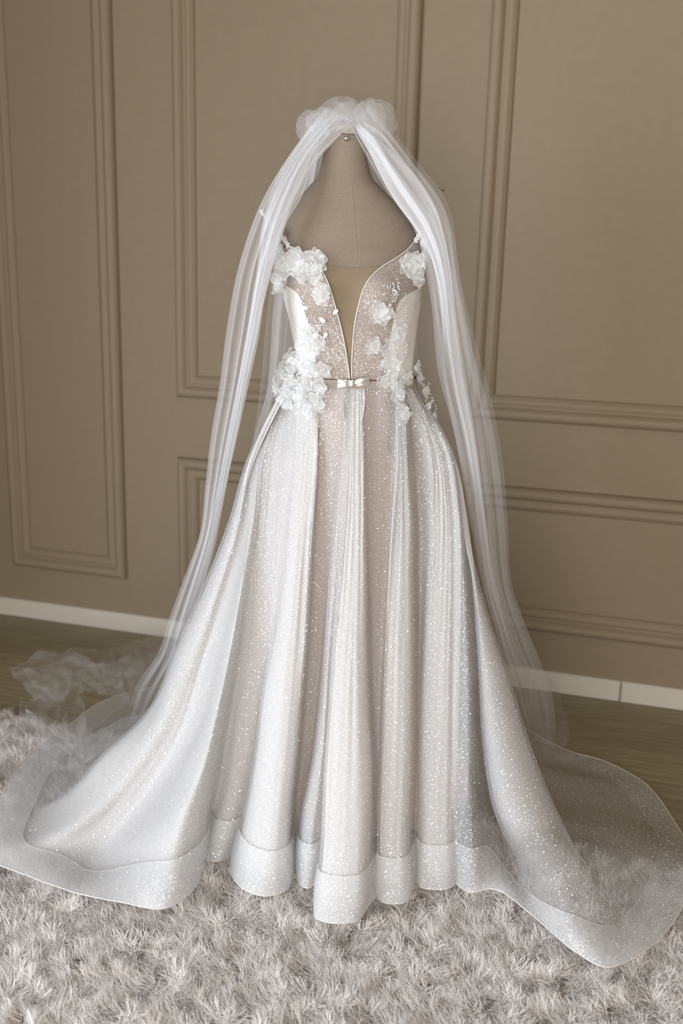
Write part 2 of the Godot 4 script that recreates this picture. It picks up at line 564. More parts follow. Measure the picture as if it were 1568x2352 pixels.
# ---------------------------------------------------------------- the gown
func skirt_keys() -> Array:
	var k := []
	k.append(mm_to_points([-95, 1036, -24, -129, 992, -70, -180, 853, -98, -223, 714, -135, -264, 575, -176, -315, 440, -219, -369, 306, -262, -424, 174, -308, -514, 74, -355, -618, 60, -464]))
	k.append(mm_to_points([-95, 1036, -24, -132, 992, -50, -192, 853, -67, -234, 708, -89, -279, 565, -114, -339, 427, -139, -395, 288, -167, -453, 149, -194, -567, 70, -227, -706, 55, -289]))
	k.append(mm_to_points([-95, 1036, -24, -135, 990, -30, -202, 852, -35, -245, 703, -42, -297, 558, -49, -356, 415, -57, -413, 271, -65, -485, 134, -74, -614, 63, -61, -767, 55, -67]))
	k.append(mm_to_points([-95, 1036, -24, -135, 990, -10, -203, 855, 1, -243, 707, 19, -297, 564, 40, -357, 423, 62, -415, 283, 86, -523, 178, 105, -625, 70, 135, -756, 55, 182]))
	k.append(mm_to_points([-95, 1036, 25, -132, 993, 15, -196, 854, 35, -230, 706, 64, -279, 562, 98, -333, 421, 134, -388, 282, 174, -475, 158, 208, -582, 83, 274, -728, 55, 316]))
	k.append(mm_to_points([-95, 1036, 25, -129, 993, 25, -188, 855, 43, -215, 707, 70, -256, 563, 102, -301, 420, 136, -347, 279, 172, -429, 154, 205, -523, 64, 265, -614, 55, 388]))
	k.append(mm_to_points([-95, 1036, 25, -129, 990, 0, -186, 849, 25, -210, 698, 58, -248, 552, 95, -289, 406, 135, -331, 262, 176, -409, 132, 212, -482, 49, 288, -492, 55, 444]))
	k.append(mm_to_points([-95, 1036, 25, -127, 989, 0, -178, 858, 36, -197, 717, 79, -223, 579, 124, -255, 441, 170, -289, 305, 217, -353, 179, 261, -403, 97, 337, -400, 55, 469]))
	k.append(mm_to_points([-95, 1036, 25, -125, 989, 0, -170, 872, 41, -183, 749, 94, -198, 629, 154, -216, 511, 217, -237, 394, 281, -265, 280, 346, -305, 170, 413, -312, 55, 483]))
	k.append(mm_to_points([-95, 1036, 25, -123, 989, 0, -166, 877, 39, -175, 757, 87, -186, 638, 137, -199, 521, 189, -216, 404, 241, -234, 287, 294, -253, 171, 348, -262, 55, 402]))
	k.append(mm_to_points([-95, 1036, 25, -121, 989, 0, -162, 883, 40, -168, 765, 80, -179, 646, 117, -191, 527, 151, -208, 409, 186, -226, 290, 221, -245, 172, 254, -272, 55, 287]))
	k.append(mm_to_points([-95, 1036, 25, -120, 989, 0, -160, 881, 40, -167, 762, 79, -178, 642, 116, -188, 522, 151, -201, 402, 186, -217, 282, 220, -236, 163, 254, -280, 50, 284]))
	k.append(mm_to_points([-95, 1036, 25, -117, 989, 0, -152, 877, 43, -159, 758, 83, -168, 639, 122, -176, 520, 160, -187, 401, 198, -202, 282, 235, -222, 164, 272, -262, 50, 307]))
	k.append(mm_to_points([-95, 1036, 25, -113, 989, 0, -136, 874, 44, -143, 756, 84, -146, 637, 123, -154, 519, 163, -161, 400, 202, -175, 281, 240, -199, 164, 277, -231, 50, 314]))
	k.append(mm_to_points([-92, 1036, 32, -106, 992, 16, -118, 878, 61, -124, 760, 97, -125, 641, 132, -128, 522, 164, -137, 403, 195, -152, 285, 226, -169, 166, 255, -200, 50, 283]))
	k.append(mm_to_points([-84, 1036, 46, -97, 995, 38, -101, 876, 75, -107, 757, 115, -114, 638, 152, -127, 520, 191, -147, 403, 229, -159, 284, 266, -177, 167, 304, -202, 50, 342]))
	k.append(mm_to_points([-76, 1036, 56, -88, 1000, 58, -91, 880, 98, -97, 761, 141, -104, 641, 183, -114, 522, 227, -129, 405, 271, -141, 286, 314, -155, 167, 357, -175, 50, 401]))
	k.append(mm_to_points([-60, 1036, 69, -70, 1005, 67, -71, 884, 108, -77, 764, 152, -83, 644, 197, -89, 525, 242, -96, 406, 289, -106, 287, 335, -113, 168, 382, -126, 50, 429]))
	k.append(mm_to_points([-48, 1036, 77, -57, 1007, 71, -54, 887, 110, -58, 767, 152, -62, 647, 194, -65, 527, 237, -72, 408, 281, -78, 289, 324, -85, 169, 368, -85, 50, 411]))
	k.append(mm_to_points([-42, 1036, 81, -50, 1010, 80, -45, 890, 117, -49, 770, 153, -52, 649, 189, -54, 529, 226, -61, 410, 263, -67, 290, 298, -75, 170, 335, -71, 50, 371]))
	k.append(mm_to_points([-39, 1036, 82, -47, 1010, 82, -41, 888, 98, -45, 768, 119, -48, 647, 143, -51, 527, 168, -56, 407, 195, -62, 288, 222, -70, 169, 250, -73, 50, 279]))
	k.append(mm_to_points([11, 1036, 96, 9, 1018, 99, -2, 896, 115, -10, 774, 136, -16, 653, 159, -21, 531, 184, -30, 411, 210, -40, 290, 237, -53, 170, 265, -62, 50, 293]))
	k.append(mm_to_points([16, 1036, 97, 14, 1018, 99, 2, 898, 133, -5, 776, 168, -11, 655, 203, -16, 533, 237, -22, 412, 271, -34, 291, 305, -56, 171, 339, -59, 50, 374]))
	k.append(mm_to_points([18, 1036, 97, 17, 1019, 99, 8, 898, 137, 3, 776, 174, -2, 655, 212, -8, 534, 249, -12, 413, 287, -17, 291, 324, -30, 171, 362, -38, 50, 399]))
	k.append(mm_to_points([22, 1036, 97, 20, 1019, 100, 16, 900, 142, 12, 780, 178, 7, 658, 213, 2, 537, 247, -1, 416, 280, -5, 294, 312, -9, 172, 344, -9, 50, 376]))
	k.append(mm_to_points([24, 1036, 97, 23, 1019, 100, 22, 897, 147, 17, 776, 195, 9, 655, 242, 0, 534, 289, -6, 413, 337, -12, 292, 383, -13, 171, 431, -22, 50, 478]))
	k.append(mm_to_points([28, 1036, 97, 27, 1019, 100, 27, 897, 147, 25, 775, 196, 19, 653, 245, 12, 533, 296, 8, 412, 347, 5, 291, 398, 3, 170, 450, -6, 50, 502]))
	k.append(mm_to_points([36, 1036, 97, 36, 1019, 100, 39, 896, 147, 40, 774, 196, 38, 653, 246, 36, 532, 298, 36, 411, 350, 36, 291, 403, 35, 170, 455, 26, 50, 508]))
	k.append(mm_to_points([43, 1036, 97, 44, 1019, 100, 49, 897, 146, 53, 775, 194, 56, 653, 242, 57, 532, 292, 63, 411, 343, 70, 291, 394, 69, 170, 445, 63, 50, 497]))
	k.append(mm_to_points([47, 1036, 97, 49, 1019, 99, 55, 898, 144, 60, 777, 187, 65, 656, 231, 69, 534, 275, 77, 413, 318, 88, 292, 363, 88, 171, 406, 85, 50, 450]))
	k.append(mm_to_points([50, 1036, 97, 52, 1019, 99, 62, 895, 127, 68, 772, 162, 74, 650, 200, 79, 529, 241, 85, 408, 285, 93, 288, 329, 97, 169, 374, 99, 50, 422]))
	k.append(mm_to_points([103, 1036, 83, 111, 1016, 82, 111, 891, 110, 110, 769, 147, 107, 647, 186, 103, 526, 229, 100, 407, 274, 99, 287, 321, 101, 168, 368, 103, 50, 416]))
	k.append(mm_to_points([113, 1036, 78, 122, 1014, 76, 123, 893, 119, 116, 773, 164, 110, 652, 207, 107, 532, 250, 106, 411, 294, 103, 291, 338, 101, 170, 382, 105, 50, 426]))
	k.append(mm_to_points([115, 1036, 76, 124, 1014, 72, 128, 893, 116, 124, 772, 161, 120, 652, 206, 118, 531, 253, 117, 411, 299, 114, 290, 346, 113, 170, 392, 115, 50, 439]))
	k.append(mm_to_points([120, 1036, 73, 130, 1015, 70, 136, 894, 115, 140, 772, 160, 140, 652, 206, 138, 532, 254, 139, 411, 301, 138, 291, 348, 136, 170, 395, 136, 50, 443]))
	k.append(mm_to_points([126, 1036, 70, 136, 1015, 68, 145, 894, 112, 154, 773, 155, 156, 652, 200, 158, 531, 247, 160, 411, 293, 161, 290, 338, 159, 170, 384, 163, 50, 432]))
	k.append(mm_to_points([128, 1036, 68, 139, 1014, 64, 149, 894, 105, 161, 774, 145, 165, 653, 186, 168, 533, 227, 171, 412, 268, 173, 291, 308, 172, 170, 348, 177, 50, 390]))
	k.append(mm_to_points([133, 1036, 64, 144, 1014, 59, 164, 892, 84, 175, 770, 114, 179, 649, 149, 182, 528, 186, 181, 408, 225, 181, 288, 265, 181, 169, 306, 182, 50, 348]))
	k.append(mm_to_points([138, 1036, 60, 150, 1013, 53, 195, 900, 91, 201, 779, 129, 196, 657, 169, 190, 536, 208, 186, 414, 247, 185, 293, 286, 187, 171, 326, 183, 50, 366]))
	k.append(mm_to_points([139, 1036, 58, 151, 1014, 50, 200, 901, 87, 209, 780, 129, 206, 658, 172, 202, 536, 214, 198, 414, 257, 198, 293, 300, 199, 171, 343, 195, 50, 387]))
	k.append(mm_to_points([142, 1036, 55, 154, 1015, 48, 209, 904, 85, 225, 783, 129, 226, 660, 172, 224, 538, 216, 222, 416, 260, 220, 294, 304, 219, 172, 348, 216, 50, 392]))
	k.append(mm_to_points([145, 1036, 52, 157, 1015, 46, 217, 906, 84, 239, 785, 127, 244, 663, 170, 243, 540, 214, 243, 417, 258, 243, 295, 301, 242, 172, 345, 242, 50, 390]))
	k.append(mm_to_points([146, 1036, 51, 159, 1015, 43, 221, 908, 80, 246, 787, 122, 254, 665, 165, 254, 542, 208, 254, 419, 251, 255, 296, 294, 255, 173, 337, 258, 50, 380]))
	k.append(mm_to_points([148, 1036, 48, 161, 1014, 30, 228, 916, 85, 253, 797, 132, 261, 675, 178, 263, 551, 220, 264, 427, 260, 264, 301, 298, 265, 176, 335, 266, 50, 371]))
	k.append(mm_to_points([150, 1036, 45, 163, 1015, 25, 231, 913, 75, 259, 793, 124, 272, 671, 172, 280, 548, 220, 286, 423, 266, 290, 299, 310, 296, 174, 355, 293, 50, 399]))
	k.append(mm_to_points([152, 1036, 42, 166, 1015, 20, 237, 901, 58, 268, 770, 98, 288, 637, 137, 303, 503, 177, 311, 369, 216, 323, 234, 255, 347, 101, 291, 346, 55, 394]))
	k.append(mm_to_points([153, 1036, 41, 167, 1015, 15, 246, 879, 40, 281, 725, 69, 306, 568, 99, 323, 411, 129, 337, 254, 159, 374, 99, 177, 398, 52, 302, 399, 55, 463]))
	k.append(mm_to_points([155, 1036, 39, 168, 1015, 10, 241, 894, 57, 272, 761, 121, 291, 628, 189, 304, 496, 260, 316, 365, 334, 342, 237, 409, 422, 127, 470, 470, 55, 582]))
	k.append(mm_to_points([156, 1036, 36, 170, 1015, 0, 245, 881, 32, 277, 736, 89, 318, 598, 159, 365, 466, 233, 408, 336, 313, 463, 211, 396, 534, 94, 475, 533, 55, 614]))
	k.append(mm_to_points([157, 1036, -32, 171, 1014, -20, 248, 855, -2, 290, 681, 23, 338, 510, 50, 398, 343, 80, 459, 175, 105, 527, 43, 173, 583, 55, 343, 662, 55, 505]))
	k.append(mm_to_points([157, 1036, -32, 171, 1013, -35, 245, 858, -23, 283, 689, -7, 328, 522, 12, 386, 359, 32, 447, 197, 51, 525, 47, 76, 664, 55, 178, 786, 55, 301]))
	k.append(mm_to_points([157, 1036, -32, 171, 1012, -50, 243, 855, -49, 280, 685, -47, 324, 517, -45, 381, 353, -43, 443, 190, -42, 522, 36, -40, 677, 31, 22, 819, 20, 117]))
	k.append(mm_to_points([158, 1036, -32, 171, 1011, -65, 239, 858, -72, 273, 694, -81, 314, 531, -90, 365, 371, -100, 424, 213, -112, 499, 63, -122, 642, 29, -126, 802, 20, -107]))
	k.append(mm_to_points([156, 1036, -34, 170, 1010, -75, 232, 865, -87, 263, 710, -103, 297, 556, -121, 340, 404, -141, 394, 256, -159, 459, 112, -179, 568, 20, -196, 720, 20, -234]))
	k.append(mm_to_points([152, 1036, -41, 165, 1010, -80, 219, 875, -101, 246, 731, -129, 277, 589, -159, 311, 448, -191, 353, 310, -225, 404, 175, -259, 479, 51, -291, 612, 20, -313]))
	k.append(mm_to_points([75, 1036, -88, 80, 1020, -88, 124, 884, -147, 157, 744, -206, 189, 605, -268, 221, 469, -334, 252, 333, -403, 280, 197, -470, 308, 65, -546, 360, 20, -680]))
	k.append(mm_to_points([44, 1036, -93, 45, 1020, -90, 62, 881, -159, 77, 742, -228, 90, 603, -299, 96, 464, -371, 99, 327, -445, 104, 188, -518, 110, 58, -602, 120, 20, -750]))
	k.append(mm_to_points([12, 1036, -92, 10, 1020, -88, -2, 881, -159, -15, 738, -224, -30, 597, -291, -49, 458, -363, -67, 322, -438, -79, 185, -514, -91, 57, -604, -120, 20, -750]))
	k.append(mm_to_points([-24, 1036, -84, -30, 1020, -85, -56, 875, -141, -94, 734, -201, -132, 594, -263, -169, 454, -326, -206, 315, -392, -241, 178, -462, -284, 54, -547, -360, 30, -680]))
	return k

func flake_mesh(at: Array, tints: Array) -> ArrayMesh:
	# every glitter flake is a small flat kite lying on the cloth at its own tilt
	var V := PackedVector3Array()
	var N := PackedVector3Array()
	var C := PackedColorArray()
	var I := PackedInt32Array()
	V.resize(at.size() * 5)
	N.resize(at.size() * 5)
	C.resize(at.size() * 5)
	I.resize(at.size() * 9)
	for k in at.size():
		var t: Transform3D = at[k]
		var n := t.basis.z.normalized()
		for a in 5:
			V[k * 5 + a] = t.origin + t.basis.x * cos(TAU * a / 5.0) + t.basis.y * sin(TAU * a / 5.0)
			N[k * 5 + a] = n
			C[k * 5 + a] = tints[k]
		for a in 3:
			I[k * 9 + a * 3] = k * 5
			I[k * 9 + a * 3 + 1] = k * 5 + a + 2
			I[k * 9 + a * 3 + 2] = k * 5 + a + 1
	var arr := []
	arr.resize(Mesh.ARRAY_MAX)
	arr[Mesh.ARRAY_VERTEX] = V
	arr[Mesh.ARRAY_NORMAL] = N
	arr[Mesh.ARRAY_COLOR] = C
	arr[Mesh.ARRAY_INDEX] = I
	var m := ArrayMesh.new()
	m.add_surface_from_arrays(Mesh.PRIMITIVE_TRIANGLES, arr)
	return m

func flakes_on(cols: Array, closed: bool, count: int, at: Array, tints: Array, lo: float, hi: float, keep: Callable) -> void:
	var nor := grid_normals(cols, closed)
	var n := cols.size() if closed else cols.size() - 1
	var m: int = cols[0].size() - 1
	var sums := PackedFloat32Array()
	var total := 0.0
	for i in n:
		var a: Array = cols[i]
		var b: Array = cols[(i + 1) % cols.size()]
		for j in m:
			total += ((b[j] - a[j]) as Vector3).cross(a[j + 1] - a[j]).length()
			sums.append(total)
	for k in count:
		var q := mini(sums.bsearch(rng.randf() * total), sums.size() - 1)
		var i := q / m
		var j := q % m
		var a: Array = cols[i]
		var b: Array = cols[(i + 1) % cols.size()]
		var s := rng.randf()
		var t := rng.randf()
		var p: Vector3 = (a[j] as Vector3).lerp(b[j], s).lerp((a[j + 1] as Vector3).lerp(b[j + 1], s), t)
		if not keep.call(p):
			continue
		var z: Vector3 = nor[i][j]
		z = (z + Vector3(rng.randfn(), rng.randfn(), rng.randfn()) * 0.22).normalized()
		var x := z.cross(Vector3(0.3, 1.0, 0.2)).normalized()
		var y := z.cross(x)
		var r := lerpf(lo, hi, pow(rng.randf(), 2.5))
		at.append(Transform3D(Basis(x * r, y * r, z * r), p + (nor[i][j] as Vector3) * 0.0012))
		var h := rng.randf()
		tints.append(Color(1, 1, 1) if h < 0.7 else Color(1.0, 0.86, 0.95) if h < 0.85 else Color(0.86, 0.92, 1.0))

func band_of(cols: Array, closed: bool, tall: float, off: float) -> Array:
	# the strip along the hem, raised off the skirt and slightly puffed at its upper edge
	var nor := grid_normals(cols, closed)
	var out := []
	for i in cols.size():
		var line: Array = cols[i]
		var c := []
		var m := line.size()
		var want := tall
		var steps := 8
		var down := 0.0
		var j := m - 1
		var pts := [[line[m - 1], nor[i][m - 1]]]
		for s in range(1, steps + 1):
			var goal := want * s / steps
			while j > 0 and down + (line[j] as Vector3).distance_to(line[j - 1]) < goal:
				down += (line[j] as Vector3).distance_to(line[j - 1])
				j -= 1
			var d := (line[j] as Vector3).distance_to(line[maxi(j - 1, 0)])
			var t := (goal - down) / maxf(d, 1e-6)
			pts.append([(line[j] as Vector3).lerp(line[maxi(j - 1, 0)], clampf(t, 0, 1)), nor[i][j]])
		pts.reverse()
		for s in pts.size():
			var puff := off * (0.25 + 1.0 * sin(PI * clampf((s + 0.8) / pts.size(), 0.0, 1.0)))
			c.append(pts[s][0] + pts[s][1] * puff)
		out.append(c)
	return out

func petal_mesh(at: int) -> ArrayMesh:
	var r := RandomNumberGenerator.new()
	r.seed = 40 + at
	var ph := r.randf() * TAU
	var wide := r.randf_range(0.46, 0.62)
	var cols := []
	var cover := []
	for i in 11:
		var u := i / 10.0 * 2.0 - 1.0
		var c := []
		var al := []
		for j in 10:
			var v := 1.0 - j / 9.0
			var w := wide * pow(sin(PI * clampf(0.05 + 0.78 * v, 0, 1)), 0.75)
			var tip := v * (1.0 - 0.30 * u * u * v * v + 0.05 * v * sin(5.0 * u + ph))
			var z := 0.20 * u * u * v + 0.20 * sin(v * 2.4) + 0.06 * v * sin(4.5 * u + ph) + 0.04 * v * v * sin(8.0 * u + 2.0 * ph)
			c.append(Vector3(u * w, tip, z))
			var rim := maxf(smoothstep(0.82, 1.0, absf(u)), smoothstep(0.88, 1.0, v))
			al.append(0.34 + 0.4 * rim)
		cols.append(c)
		cover.append(al)
	return grid_mesh(cols, false, cover)

func build_gown() -> void:
	var o := thing("wedding_dress", "white glitter tulle wedding gown with plunging neckline, organza flowers and spreading train", "dress", frame)
	var cols := refine(skirt_keys(), true, 6, 6)
	# fine gathers and slubs running down the cloth
	var nor := grid_normals(cols, true)
	var wob := FastNoiseLite.new()
	wob.seed = 4
	wob.frequency = 1.0
	for i in cols.size():
		var m: int = cols[i].size()
		for j in m:
			var t := float(j) / (m - 1)
			var amp := 0.0035 * (1.0 - t) * smoothstep(0.02, 0.15, t) + 0.002
			cols[i][j] += nor[i][j] * amp * wob.get_noise_2d(i * 0.42, t * 1.5)
	var skirt := part("skirt", grid_mesh(cols, true), M.glitter_tulle, o)
	# a second, inner layer of tulle that stops short of the train
	# inner layers of tulle: full in the standing folds, thin in the hollows, stopping short of the train
	var thick := [0.30, 0.30, 0.40, 0.82, 0.82, 0.82, 0.82, 0.82, 0.82, 0.82, 0.82, 0.70, 0.70, 0.70, 0.70, 0.88, 0.88, 0.88, 0.88, 0.88, 0.08, 0.08, 0.48, 0.48, 0.48, 0.90, 0.90, 0.90, 0.90, 0.90, 0.08, 0.08, 0.74, 0.74, 0.74, 0.74, 0.74, 0.10, 0.74, 0.74, 0.74, 0.74, 0.74, 0.20, 0.30, 0.30, 0.30, 0.50, 0.45, 0.20, 0.15, 0.15, 0.15, 0.15, 0.15, 0.30, 0.30, 0.30, 0.30]
	var ends := [0.72, 0.72, 0.75, 0.95, 0.95, 0.95, 0.95, 0.95, 0.95, 0.95, 0.95, 0.99, 0.99, 0.99, 0.99, 0.99, 0.99, 0.99, 0.99, 0.99, 0.98, 0.98, 0.99, 0.99, 0.99, 0.99, 0.99, 0.99, 0.99, 0.99, 0.98, 0.98, 0.99, 0.99, 0.99, 0.99, 0.99, 0.98, 0.99, 0.99, 0.99, 0.99, 0.99, 0.98, 0.80, 0.80, 0.80, 0.84, 0.80, 0.60, 0.60, 0.60, 0.60, 0.60, 0.60, 0.60, 0.60, 0.60, 0.60]
	var bands := [0.12, 0.12, 0.20, 0.48, 0.48, 0.48, 0.48, 0.48, 0.48, 0.48, 0.48, 0.48, 0.48, 0.48, 0.48, 0.48, 0.48, 0.48, 0.48, 0.48, 0.40, 0.40, 0.42, 0.42, 0.42, 0.48, 0.48, 0.48, 0.48, 0.48, 0.40, 0.40, 0.46, 0.46, 0.46, 0.46, 0.46, 0.30, 0.46, 0.46, 0.46, 0.46, 0.46, 0.30, 0.32, 0.32, 0.32, 0.36, 0.38, 0.26, 0.10, 0.10, 0.10, 0.10, 0.10, 0.10, 0.10, 0.10, 0.10]
	var under := []
	var cover := []
	for i in cols.size():
		var m: int = cols[i].size()
		var key := i / 6
		var mix := float(i % 6) / 6.0
		var a0: float = lerpf(thick[key], thick[(key + 1) % thick.size()], mix)
		var last: float = lerpf(ends[key], ends[(key + 1) % ends.size()], mix) * (m - 1)
		var c := []
		var al := []
		for j in m:
			var g := last * j / (m - 1)
			var a := int(g)
			c.append((cols[i][a] as Vector3).lerp(cols[i][mini(a + 1, m - 1)], g - a) - nor[i][a] * 0.006 * minf(1.0, j / 6.0))
			al.append(a0 * smoothstep(1.0, 0.95, float(j) / (m - 1)))
		under.append(c)
		cover.append(al)
	part("underlayer", grid_mesh(under, true, cover), M.under_tulle, o)
	var band := band_of(cols, true, 0.088, 0.0045)
	var band_cover := []
	for i in cols.size():
		var key := i / 6
		var a0: float = lerpf(bands[key], bands[(key + 1) % bands.size()], float(i % 6) / 6.0)
		var al := []
		for j in band[i].size():
			al.append(a0)
		band_cover.append(al)
	part("hem_band", grid_mesh(band, true, band_cover), M.band, o)
	var seam := []
	for i in range(3 * 6, (bands.size() - 9) * 6):
		seam.append(band[i][0])
	part("band_seam", tube(seam, 0.0005, 4), M.binding, o)
	# rolled edge of the hem
	var rim := []
	for c in cols:
		rim.append(c[-1])
	rim.append(rim[0])
	part("hem_edge", tube(rim, 0.0014, 5), M.binding, o)
	# lining under the tulle
	var lin := []
	for i in 72:
		var a := -PI + TAU * i / 72.0
		var c := []
		for j in 24:
			var t := j / 23.0
			var rip := 1.0 + 0.05 * t * sin(a * 11.0)
			var rx := lerpf(0.122, 0.31, pow(t, 1.15)) * rip
			var rz: float = lerpf(0.088, 0.25, pow(t, 1.2)) * rip if cos(a) > 0 else lerpf(0.074, 0.42, t) * rip
			c.append(Vector3(lerpf(0.033, 0.02, t) + rx * sin(a), lerpf(1.035, 0.075, t), rz * cos(a)))
		lin.append(c)
	part("lining", grid_mesh(lin, true), M.lining, o)
	# bodice: two cups from the edge of the plunge round to the back
	var flake_at := []
	var flake_tint := []
	flakes_on(cols, true, 170000, flake_at, flake_tint, 0.00032, 0.0012, func(p: Vector3): return p.z > -0.3)
	flakes_on(band, true, 34000, flake_at, flake_tint, 0.0003, 0.0012, func(p: Vector3): return p.z > -0.2)
	for side in [-1.0, 1.0]:
		var edge := left_edge() if side < 0 else right_edge()
		edge = smooth_line(edge, 6)
		var rows := edge.size()
		var cup := []
		for i in 44:
			var u := i / 43.0
			var c := []
			for j in rows:
				var e: Vector3 = edge[j]
				var y0: float = e.y
				var a0 := torso_angle(e.x, y0, 0.004)
				var fall := smoothstep(0.0, 0.34, u) * 0.10 * smoothstep(1.18, 1.34, y0)
				var y := y0 - fall
				c.append(torso_point(lerpf(a0, side * 2.6, u), y, 0.004 + 0.0015 * sin(u * 40.0) * u))
			cup.append(c)
		if side < 0:
			cup.reverse()
		var inner: Array = cup.slice(33, 44) if side < 0 else cup.slice(0, 11)
		var outer: Array = cup.slice(0, 34) if side < 0 else cup.slice(10, 44)
		part("cup", grid_mesh(inner), M.cup, o)
		part("side_panel", grid_mesh(outer), M.side_panel, o)
		flakes_on(inner, false, 5200, flake_at, flake_tint, 0.00025, 0.0008, func(_p): return true)
		flakes_on(outer, false, 3000, flake_at, flake_tint, 0.0003, 0.0008, func(_p): return true)
		var lip := []
		for e in edge:
			lip.append(torso_point(torso_angle(e.x, e.y, 0.004), e.y, 0.005))
		part("neckline_binding", tube(lip, 0.0013, 6), M.binding, o)
		# off the shoulder strap sewn with beads
		var sp := strap_left() if side < 0 else strap_right()
		sp = smooth_line(sp, 8)
		part("strap", tube(sp, 0.0042, 8, 0.35), M.side_panel, o)
		var bd := []
		for q in sp:
			for k in 3:
				bd.append(Transform3D(Basis().scaled(Vector3.ONE * rng.randf_range(0.7, 1.2)), q + Vector3(rng.randf_range(-0.005, 0.005), rng.randf_range(-0.005, 0.005), 0.004)))
		copies("strap_beads", ball(0.0014, 6, 4), M.bead, bd, o)
	part("glitter", flake_mesh(flake_at, flake_tint), M.flake, skirt).set_meta("kind", "stuff")
	# nude mesh filling the plunge
	var le := smooth_line(left_edge(), 6)
	var re := smooth_line(right_edge(), 6)
	var fill := []
	for i in 13:
		var c := []
		for j in 26:
			var y := lerpf(1.280, 1.045, j / 25.0)
			var xa := edge_x(le, y)
			var xb := edge_x(re, y)
			var top := 0.006 * (1.0 - absf(i / 6.0 - 1.0)) * (1.0 - j / 25.0)
			c.append(torso_point(torso_angle(lerpf(xa - 0.004, xb + 0.004, i / 12.0), y - top, 0.002), y - top, 0.0025))
		fill.append(c)
	part("modesty_panel", grid_mesh(fill), M.nude_mesh, o)
	var hem := []
	for c in fill:
		hem.append(c[0] + Vector3(0, 0, 0.0006))
	part("panel_edge", tube(hem, 0.0006, 5), M.nude_mesh, o)
	# belt and bow
	var belt := []
	for i in 60:
		var c := []
		var a := -PI + TAU * i / 60.0
		for j in 4:
			c.append(torso_point(a, lerpf(1.046, 1.029, j / 3.0), 0.0115 + 0.001 * sin(j * 1.0)))
		belt.append(c)
	part("belt", grid_mesh(belt, true), M.cup, o)
	build_bow(o)
	build_flowers(o)

func edge_x(line: Array, y: float) -> float:
	for i in line.size() - 1:
		var a: Vector3 = line[i]
		var b: Vector3 = line[i + 1]
		if y <= a.y and y >= b.y:
			return lerpf(a.x, b.x, (a.y - y) / maxf(a.y - b.y, 1e-6))
	return line[-1].x if y < line[-1].y else line[0].x

func build_bow(o: Node3D) -> void:
	var b := Node3D.new()
	b.name = "bow"
	o.add_child(b, true)
	b.position = Vector3(0.0243, 1.0420, 0.0959)
	b.set_meta("label", "small silver glitter bow at the centre of the waist")
	for d in [[-1.0, -0.04, 0.030], [1.0, 0.10, 0.036]]:
		var cols := []
		for i in 12:
			var t := i / 11.0
			var c := []
			for j in 5:
				var v := j / 4.0 - 0.5
				var h := lerpf(0.010, 0.0185, pow(t, 0.6)) 
				c.append(Vector3(d[0] * d[2] * t, d[1] * d[2] * t * 1.6 - v * h, 0.004 + 0.007 * sin(PI * t) + 0.0015 * sin(v * 9.0 + t * 4.0)))
			cols.append(c)
		if d[0] < 0:
			cols.reverse()
		var lp := part("loop", grid_mesh(cols), M.silver, b)
	var kn := []
	for i in 9:
		var c := []
		for j in 5:
			var a := -1.3 + 2.6 * i / 8.0
			c.append(Vector3(0.0065 * sin(a), 0.0065 - 0.013 * j / 4.0 + 0.0012 * sin(i * 1.7), 0.006 + 0.007 * cos(a) + 0.0012 * sin(j * 2.6)))
		kn.append(c)
	part("knot", grid_mesh(kn), M.silver, b)

func left_edge() -> Array:
	return mm_to_points([-114, 1318, 57, -88, 1298, 81, -65, 1287, 95, -47, 1274, 107, -34, 1254, 121, -25, 1234, 127, -14, 1200, 125, -4, 1166, 109, 6, 1126, 97, 14, 1085, 91, 20, 1047, 90])

func right_edge() -> Array:
	return mm_to_points([148, 1336, 40, 130, 1314, 66, 112, 1300, 82, 94, 1289, 95, 74, 1276, 107, 55, 1257, 119, 42, 1235, 123, 34, 1207, 121, 27, 1169, 109, 24, 1126, 97, 23, 1086, 92, 24, 1048, 90])

func strap_left() -> Array:
	return mm_to_points([-110, 1313, 100, -128, 1335, 75, -152, 1359, 30, -177, 1385, -30])

func strap_right() -> Array:
	return mm_to_points([143, 1328, 100, 157, 1351, 75, 174, 1374, 30, 191, 1398, -30])

